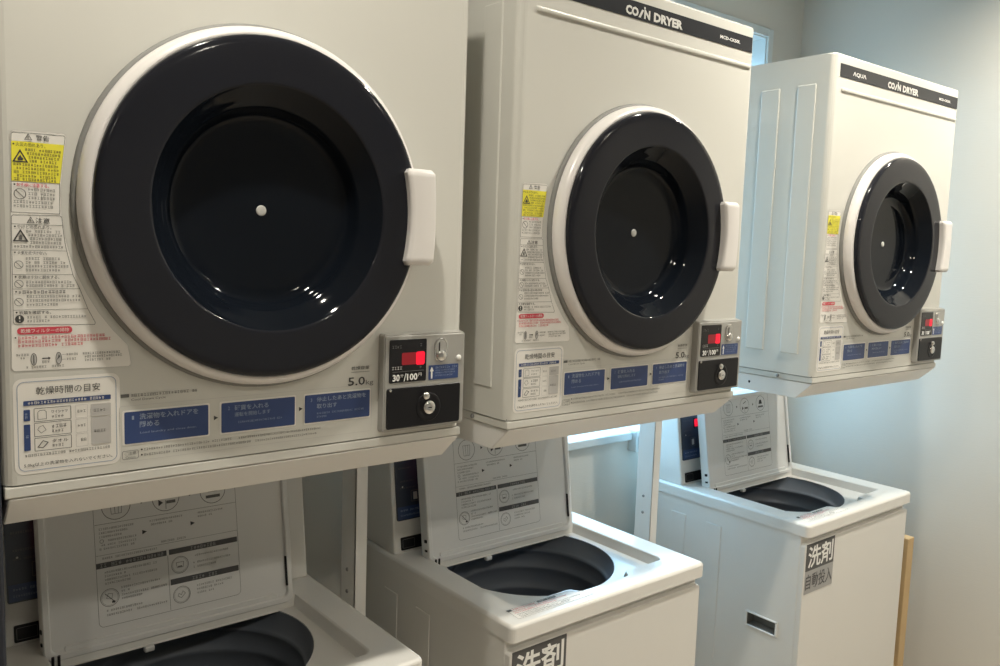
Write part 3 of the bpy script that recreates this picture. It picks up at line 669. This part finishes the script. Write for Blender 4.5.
    for q in range(3):
        a = q * 2 * math.pi / 3; pl2 = [(HC[0] + 0.03 * math.cos(a + .3), HC[1] + 0.03 * math.sin(a + .3)), (HC[0] + 0.11 * math.cos(a + .1), HC[1] + 0.11 * math.sin(a + .1)), (HC[0] + 0.11 * math.cos(a - .1), HC[1] + 0.11 * math.sin(a - .1)), (HC[0] + 0.03 * math.cos(a - .3), HC[1] + 0.03 * math.sin(a - .3))]
        pl.prism(pl2, -0.347, -0.33, 'tub_grey', 'z', 0.003, 1)
    pl.build('pulsator', tub)
    # --- control box along the back
    cb = MB(X)
    prof = [(0.401, -0.001), (0.430, 0.215), (0.440, 0.224), (0.510, 0.224), (0.520, 0.215), (0.520, -0.001)]
    cb.prism(prof, 0.010, WW - 0.008, 'washer_white', 'x', 0.004, 2)
    ctrl = cb.build('control_box', root)
    sl = 0.029 / 0.216; F = Matrix.Translation((0, 0.4005, 0)) @ Matrix.Rotation(-math.atan(sl), 4, 'X')     # the leaning front face
    pn = MB(X @ F)
    pn.prism(rr_pts(0.020, 0.330, 0.069, 0.200, 0.003, 2), -0.0022, 0.002, 'panel_navy', 'y')
    pn.rect(0.022, 0.328, 0.071, 0.098, 'panel_blue', -0.0025)
    yy = -0.003
    pn.small(0.028, 0.085, 0.088, 0.004, 'ink_pale_blue', yy); pn.small(0.028, 0.080, 0.078, 0.0035, 'ink_pale_blue', yy)
    pn.frame(0.056, 0.078, 0.106, 0.130, 0.002, 0.0012, 'ink_grey', yy); pn.rect(0.062, 0.072, 0.110, 0.126, 'label_grey', yy + 0.0003)
    pn.small(0.030, 0.070, 0.136, 0.003, 'ink_grey', yy); pn.small(0.030, 0.066, 0.150, 0.0035, 'ink_grey', yy); pn.small(0.028, 0.060, 0.178, 0.0035, 'ink_grey', yy)
    pn.disc(0.036, 0.140, 0.0018, 'ink_silver', yy, 10)
    pn.build('control_panel', ctrl)['label'] = 'dark navy control panel'
    ld = MB(X @ F); ld.prism(rr_pts(0.074, 0.098, 0.156, 0.186, 0.003, 2), -0.0035, -0.002, 'display_black', 'y'); ld.rect(0.0755, 0.0965, 0.160, 0.182, 'led_red', -0.0038, 0.004); ld.build('lit_display', ctrl)['label'] = 'small red lit display'
    sp = MB(X @ F); sp.prism(rr_pts(0.027, 0.200, 0.006, 0.033, 0.002, 2), -0.0022, 0.002, 'lock_black', 'y'); sp.frame(0.030, 0.060, 0.010, 0.029, 0.002, 0.0008, 'ink_grey', -0.0026); sp.build('button_strip', ctrl)['label'] = 'black strip below the control panel'
    # --- lid, standing open and leaning back
    T = math.radians(9)
    LX = X @ Matrix.Translation((0.057, 0.343, -0.013)) @ Matrix.Rotation(-T, 4, 'X')
    l = MB(LX); LW, LH = 0.414, 0.262
    i2 = l.mi('lid_plastic')
    def lr(pts, y): return [l.v(p[0], y, p[1]) for p in pts]
    def br(a, b_, s=False):
        m = len(a)
        for q in range(m):
            f = l.bm.faces.new((a[q], a[(q + 1) % m], b_[(q + 1) % m], b_[q])); f.material_index = i2; f.smooth = s
    back = lr(rr_pts(0.0, LW, 0.0, LH, 0.016, 5), 0.020); mid = lr(rr_pts(0.0, LW, 0.0, LH, 0.016, 5), -0.003); f0 = lr(rr_pts(0.002, LW - 0.002, 0.002, LH - 0.002, 0.015, 5), -0.0065)
    f1 = lr(rr_pts(0.009, LW - 0.009, 0.009, LH - 0.009, 0.011, 5), -0.0065); f2 = lr(rr_pts(0.011, LW - 0.011, 0.011, LH - 0.011, 0.010, 5), -0.004); f3 = lr(rr_pts(0.012, LW - 0.012, 0.012, LH - 0.012, 0.010, 5), 0.0)
    br(back, mid); br(mid, f0, True); br(f0, f1); br(f1, f2, True); br(f2, f3)
    q = l.bm.faces.new(f3); q.material_index = i2; q = l.bm.faces.new(back[::-1]); q.material_index = i2
    bmesh.ops.recalc_face_normals(l.bm, faces=l.bm.faces[:])
    # bumps along the lower edge
    l.prism(rr_pts(0.03, LW - 0.03, 0.010, 0.020, 0.003, 2), -0.003, 0.001, 'lid_plastic', 'y', 0.001, 1)
    lid = l.build('lid', root)
    for bx in ((-0.002, 0.004, -0.001, 0.008, 0.045, 0.052), (-0.002, 0.004, -0.001, 0.008, 0.026, 0.031), (LW - 0.013, LW - 0.009, -0.0055, -0.001, 0.03, 0.085)):
        pad = MB(LX); pad.box(*bx, 'lock_black', 0.001, 1); pad.build('rubber_stop', lid)
    s = MB(LX); y1_, y2_ = -0.0004, -0.0008
    s.rect(0.0818, 0.3170, 0.034, 0.2560, 'label_silver', y1_ + 0.0002, 0.006) if False else None
    s.frame(0.0818, 0.3170, 0.034, 0.2540, 0.008, 0.0006, 'ink_grey', y1_)
    for u in (0.117, 0.1965, 0.2765):
        s.circle(u, 0.226, 0.0225, 0.001, 'ink_grey', y2_, 32)
    s.outline([(0.109, 0.213), (0.125, 0.213), (0.127, 0.236), (0.107, 0.236)], 0.0007, 'ink_grey', y2_); s.line((0.115, 0.214), (0.114, 0.236), 0.0007, 'ink_grey', y2_); s.line((0.120, 0.214), (0.121, 0.236), 0.0007, 'ink_grey', y2_)
    s.poly([(0.184, 0.2135), (0.1915, 0.2185), (0.184, 0.2245)], 'ink_dark', y2_); s.line((0.196, 0.207), (0.196, 0.222), 0.001, 'ink_grey', y2_); s.rect(0.197, 0.212, 0.216, 0.221, 'ink_grey', y2_); s.line((0.190, 0.232), (0.204, 0.238), 0.002, 'ink_dark', y2_)
    s.rect(0.264, 0.289, 0.2135, 0.2185, 'ink_grey', y2_); s.poly([(0.268, 0.224), (0.285, 0.224), (0.281, 0.236), (0.272, 0.236)], 'ink_dark', y2_)
    for u in (0.1555, 0.2352):
        s.poly([(u, 0.1715), (u + 0.0075, 0.1752), (u, 0.179)], 'ink_dark', y2_); s.poly([(u, 0.2225), (u + 0.006, 0.226), (u, 0.2295)], 'ink_dark', y2_)
    s.line((0.083, 0.1995), (0.316, 0.1985), 0.0006, 'ink_grey', y2_); s.line((0.083, 0.1495), (0.316, 0.1485), 0.0005, 'ink_grey', y2_)
    for v, e in ((0.1900, 0.143), (0.1838, 0.134), (0.1775, 0.125), (0.1705, 0.146), (0.1640, 0.148), (0.1580, 0.143)): s.small(0.0885 if abs(v - 0.1705) > 1e-4 else 0.102, e, v, 0.0032, 'ink_grey', y2_)
    s.circle(0.0925, 0.1720, 0.0032, 0.0007, 'ink_grey', y2_, 14)
    for v, a, e in ((0.1900, 0.168, 0.222), (0.1838, 0.170, 0.205), (0.1900, 0.248, 0.292), (0.1838, 0.248, 0.275), (0.1425, 0.092, 0.180), (0.1520, 0.185, 0.228)): s.small(a, e, v, 0.0032, 'ink_grey', y2_)
    for u0, u1, v0, v1 in ((0.0819, 0.1925, 0.1285, 0.1375), (0.1965, 0.3150, 0.1285, 0.1375), (0.1965, 0.3150, 0.0770, 0.0868)):
        s.rect(u0, u1, v0, v1, 'label_charcoal', y2_)
        s.small(u0 + 0.006 if u0 < 0.1 else u0 + 0.036, u1 - 0.004 if u0 < 0.1 else u1 - 0.036, v0 + 0.0018, 0.0056, 'label_silver', y2_ - 0.0003)
    s.line((0.1942, 0.036), (0.1942, 0.1285), 0.0006, 'ink_grey', y2_)
    for v, a, e in ((0.1195, 0.094, 0.178), (0.1135, 0.094, 0.128), (0.1075, 0.094, 0.178), (0.1015, 0.094, 0.134), (0.0905, 0.118, 0.182), (0.0845, 0.118, 0.136), (0.0785, 0.118, 0.190), (0.0725, 0.118, 0.152), (0.0575, 0.094, 0.150), (0.0505, 0.094, 0.190),
                    (0.1180, 0.236, 0.300), (0.1060, 0.236, 0.302), (0.0985, 0.236, 0.275), (0.0660, 0.240, 0.302), (0.0595, 0.240, 0.290), (0.0530, 0.240, 0.270)): s.small(a, e, v, 0.0033, 'ink_grey', y2_)
    for u, v in ((0.1, 0.0795), (0.2137, 0.1085), (0.2139, 0.0575)): s.circle(u, v, 0.0145, 0.0008, 'ink_grey', y2_, 28); s.circle(u, v, 0.0125, 0.0004, 'ink_grey', y2_, 28)
    s.outline([(0.2085, 0.104), (0.2190, 0.104), (0.2205, 0.1135), (0.2070, 0.1135)], 0.0007, 'ink_grey', y2_); s.line((0.210, 0.106), (0.217, 0.106), 0.002, 'ink_grey', y2_)
    s.line((0.093, 0.087), (0.107, 0.072), 0.0012, 'ink_grey', y2_); s.outline([(0.0945, 0.079), (0.103, 0.076), (0.105, 0.085), (0.098, 0.087)], 0.0006, 'ink_grey', y2_); s.rect(0.103, 0.108, 0.070, 0.0735, 'ink_dark', y2_)
    s.outline([(0.207, 0.056), (0.213, 0.052), (0.2205, 0.059), (0.216, 0.064), (0.213, 0.058), (0.209, 0.061)], 0.0007, 'ink_grey', y2_)
    s.build('lid_instructions', lid)['label'] = 'printed instructions with three dark heading bars'
    for u in (0.068, 0.0765):
        hg = MB(X); hg.lathe([(0, 0.004), (0.0022, 0.004), (0.0022, -0.032)], (u, 0.331, -0.004), 'lock_black', 'z', 10); hg.build('hinge_pin', root)
    hg = MB(X); hg.box(0.204, 0.220, 0.331, 0.342, -0.034, -0.024, 'lid_plastic', 0.002, 1); hg.build('latch', root)
    # --- sticker lying on the front rim
    k = MB(X)
    XF = X @ Matrix.Rotation(-math.pi / 2, 4, 'X')         # flat shapes: u along x, v along y, facing up
    k2 = MB(XF)
    pts = [(0.031, 0.019), (0.219, 0.019), (0.206, 0.0450), (0.198, 0.0445), (0.190, 0.0575), (0.034, 0.0585)]
    k2.poly(pts, 'label_white', -0.0003); k2.outline(pts, 0.0006, 'ink_grey', -0.0005)
    k2.rect(0.033, 0.043, 0.050, 0.057, 'ink_dark', -0.0006); k2.rect(0.105, 0.150, 0.0505, 0.0565, 'ink_grey', -0.0006); k2.small(0.108, 0.147, 0.0515, 0.004, 'label_white', -0.0008)
    k2.small(0.046, 0.100, 0.051, 0.0048, 'ink_red', -0.0006)
    for v in (0.0445, 0.0385): k2.small(0.040, 0.185, v, 0.0038, 'ink_red', -0.0006, rnd.uniform(0.7, 0.95))
    for v in (0.0325, 0.0270, 0.0220): k2.small(0.040, 0.205, v, 0.0034, 'ink_grey', -0.0006, rnd.uniform(0.7, 0.95))
    k2.build('rim_sticker', root)
    k.bm.free()
    # --- detergent sign on the front
    sg = MB(X); yf = 0.0077
    sg.prism(rr_pts(0.0095, 0.140, -0.121, -0.052, 0.0005, 1), yf - 0.0006, yf + 0.0006, 'label_charcoal', 'y')
    sg.prism(rr_pts(0.0095, 0.140, -0.180, -0.121, 0.0005, 1), yf - 0.0006, yf + 0.0006, 'label_silver', 'y')
    sg.text('\u6d17\u5264', 0.0175, 0.1335, -0.115, -0.058, 'ink_white', yf - 0.001, 0.018)
    sg.text('\u81ea\u52d5\u6295\u5165', 0.0130, 0.1365, -0.170, -0.130, 'label_charcoal', yf - 0.001, 0.012)
    sg.build('detergent_sign', root)['label'] = 'dark grey sign reading detergent, automatic dosing in Japanese'
    return root
wash = make_washer()
WG = 'top loading washing machines below the coin dryers'
WL = ['white washing machine at the lower left, nearest the camera, with its lid open',
      'middle white washing machine with open lid, its sign cut off by the photo',
      'white washing machine at the right, its whole dark detergent sign in view']
for i, x in enumerate((0.060, 0.777, 1.721)):
    o = wash if i == 0 else copy_tree(wash)
    o.location = (x, 0.067, 0)
    tag(o, WL[i], 'washing machine', WG)

# ------------------------------------------------------------------ things at the edges
b = MB()
b.box(2.292, 2.328, 0.080, 0.53, 0.0, Z0 - 0.452, 'cardboard', 0.002, 2); b.box(2.272, 2.2915, 0.088, 0.50, 0.0, 0.365, 'cardboard', 0.002, 1)
tag(b.build('cardboard_sheet'), 'tan folded cardboard standing between the washing machine at the right and the wall', 'cardboard')
b = MB(); b.box(-0.055, 0.0135, 0.0, 0.36, 0.0, 1.95, 'partition_navy', 0.003, 2)
b.box(-0.075, 0.026, 0.02, 0.34, 0.0, 0.03, 'partition_navy', 0.003, 1)
tag(b.build('partition_panel'), 'dark navy upright panel at the left edge beside the nearest dryer', 'partition')
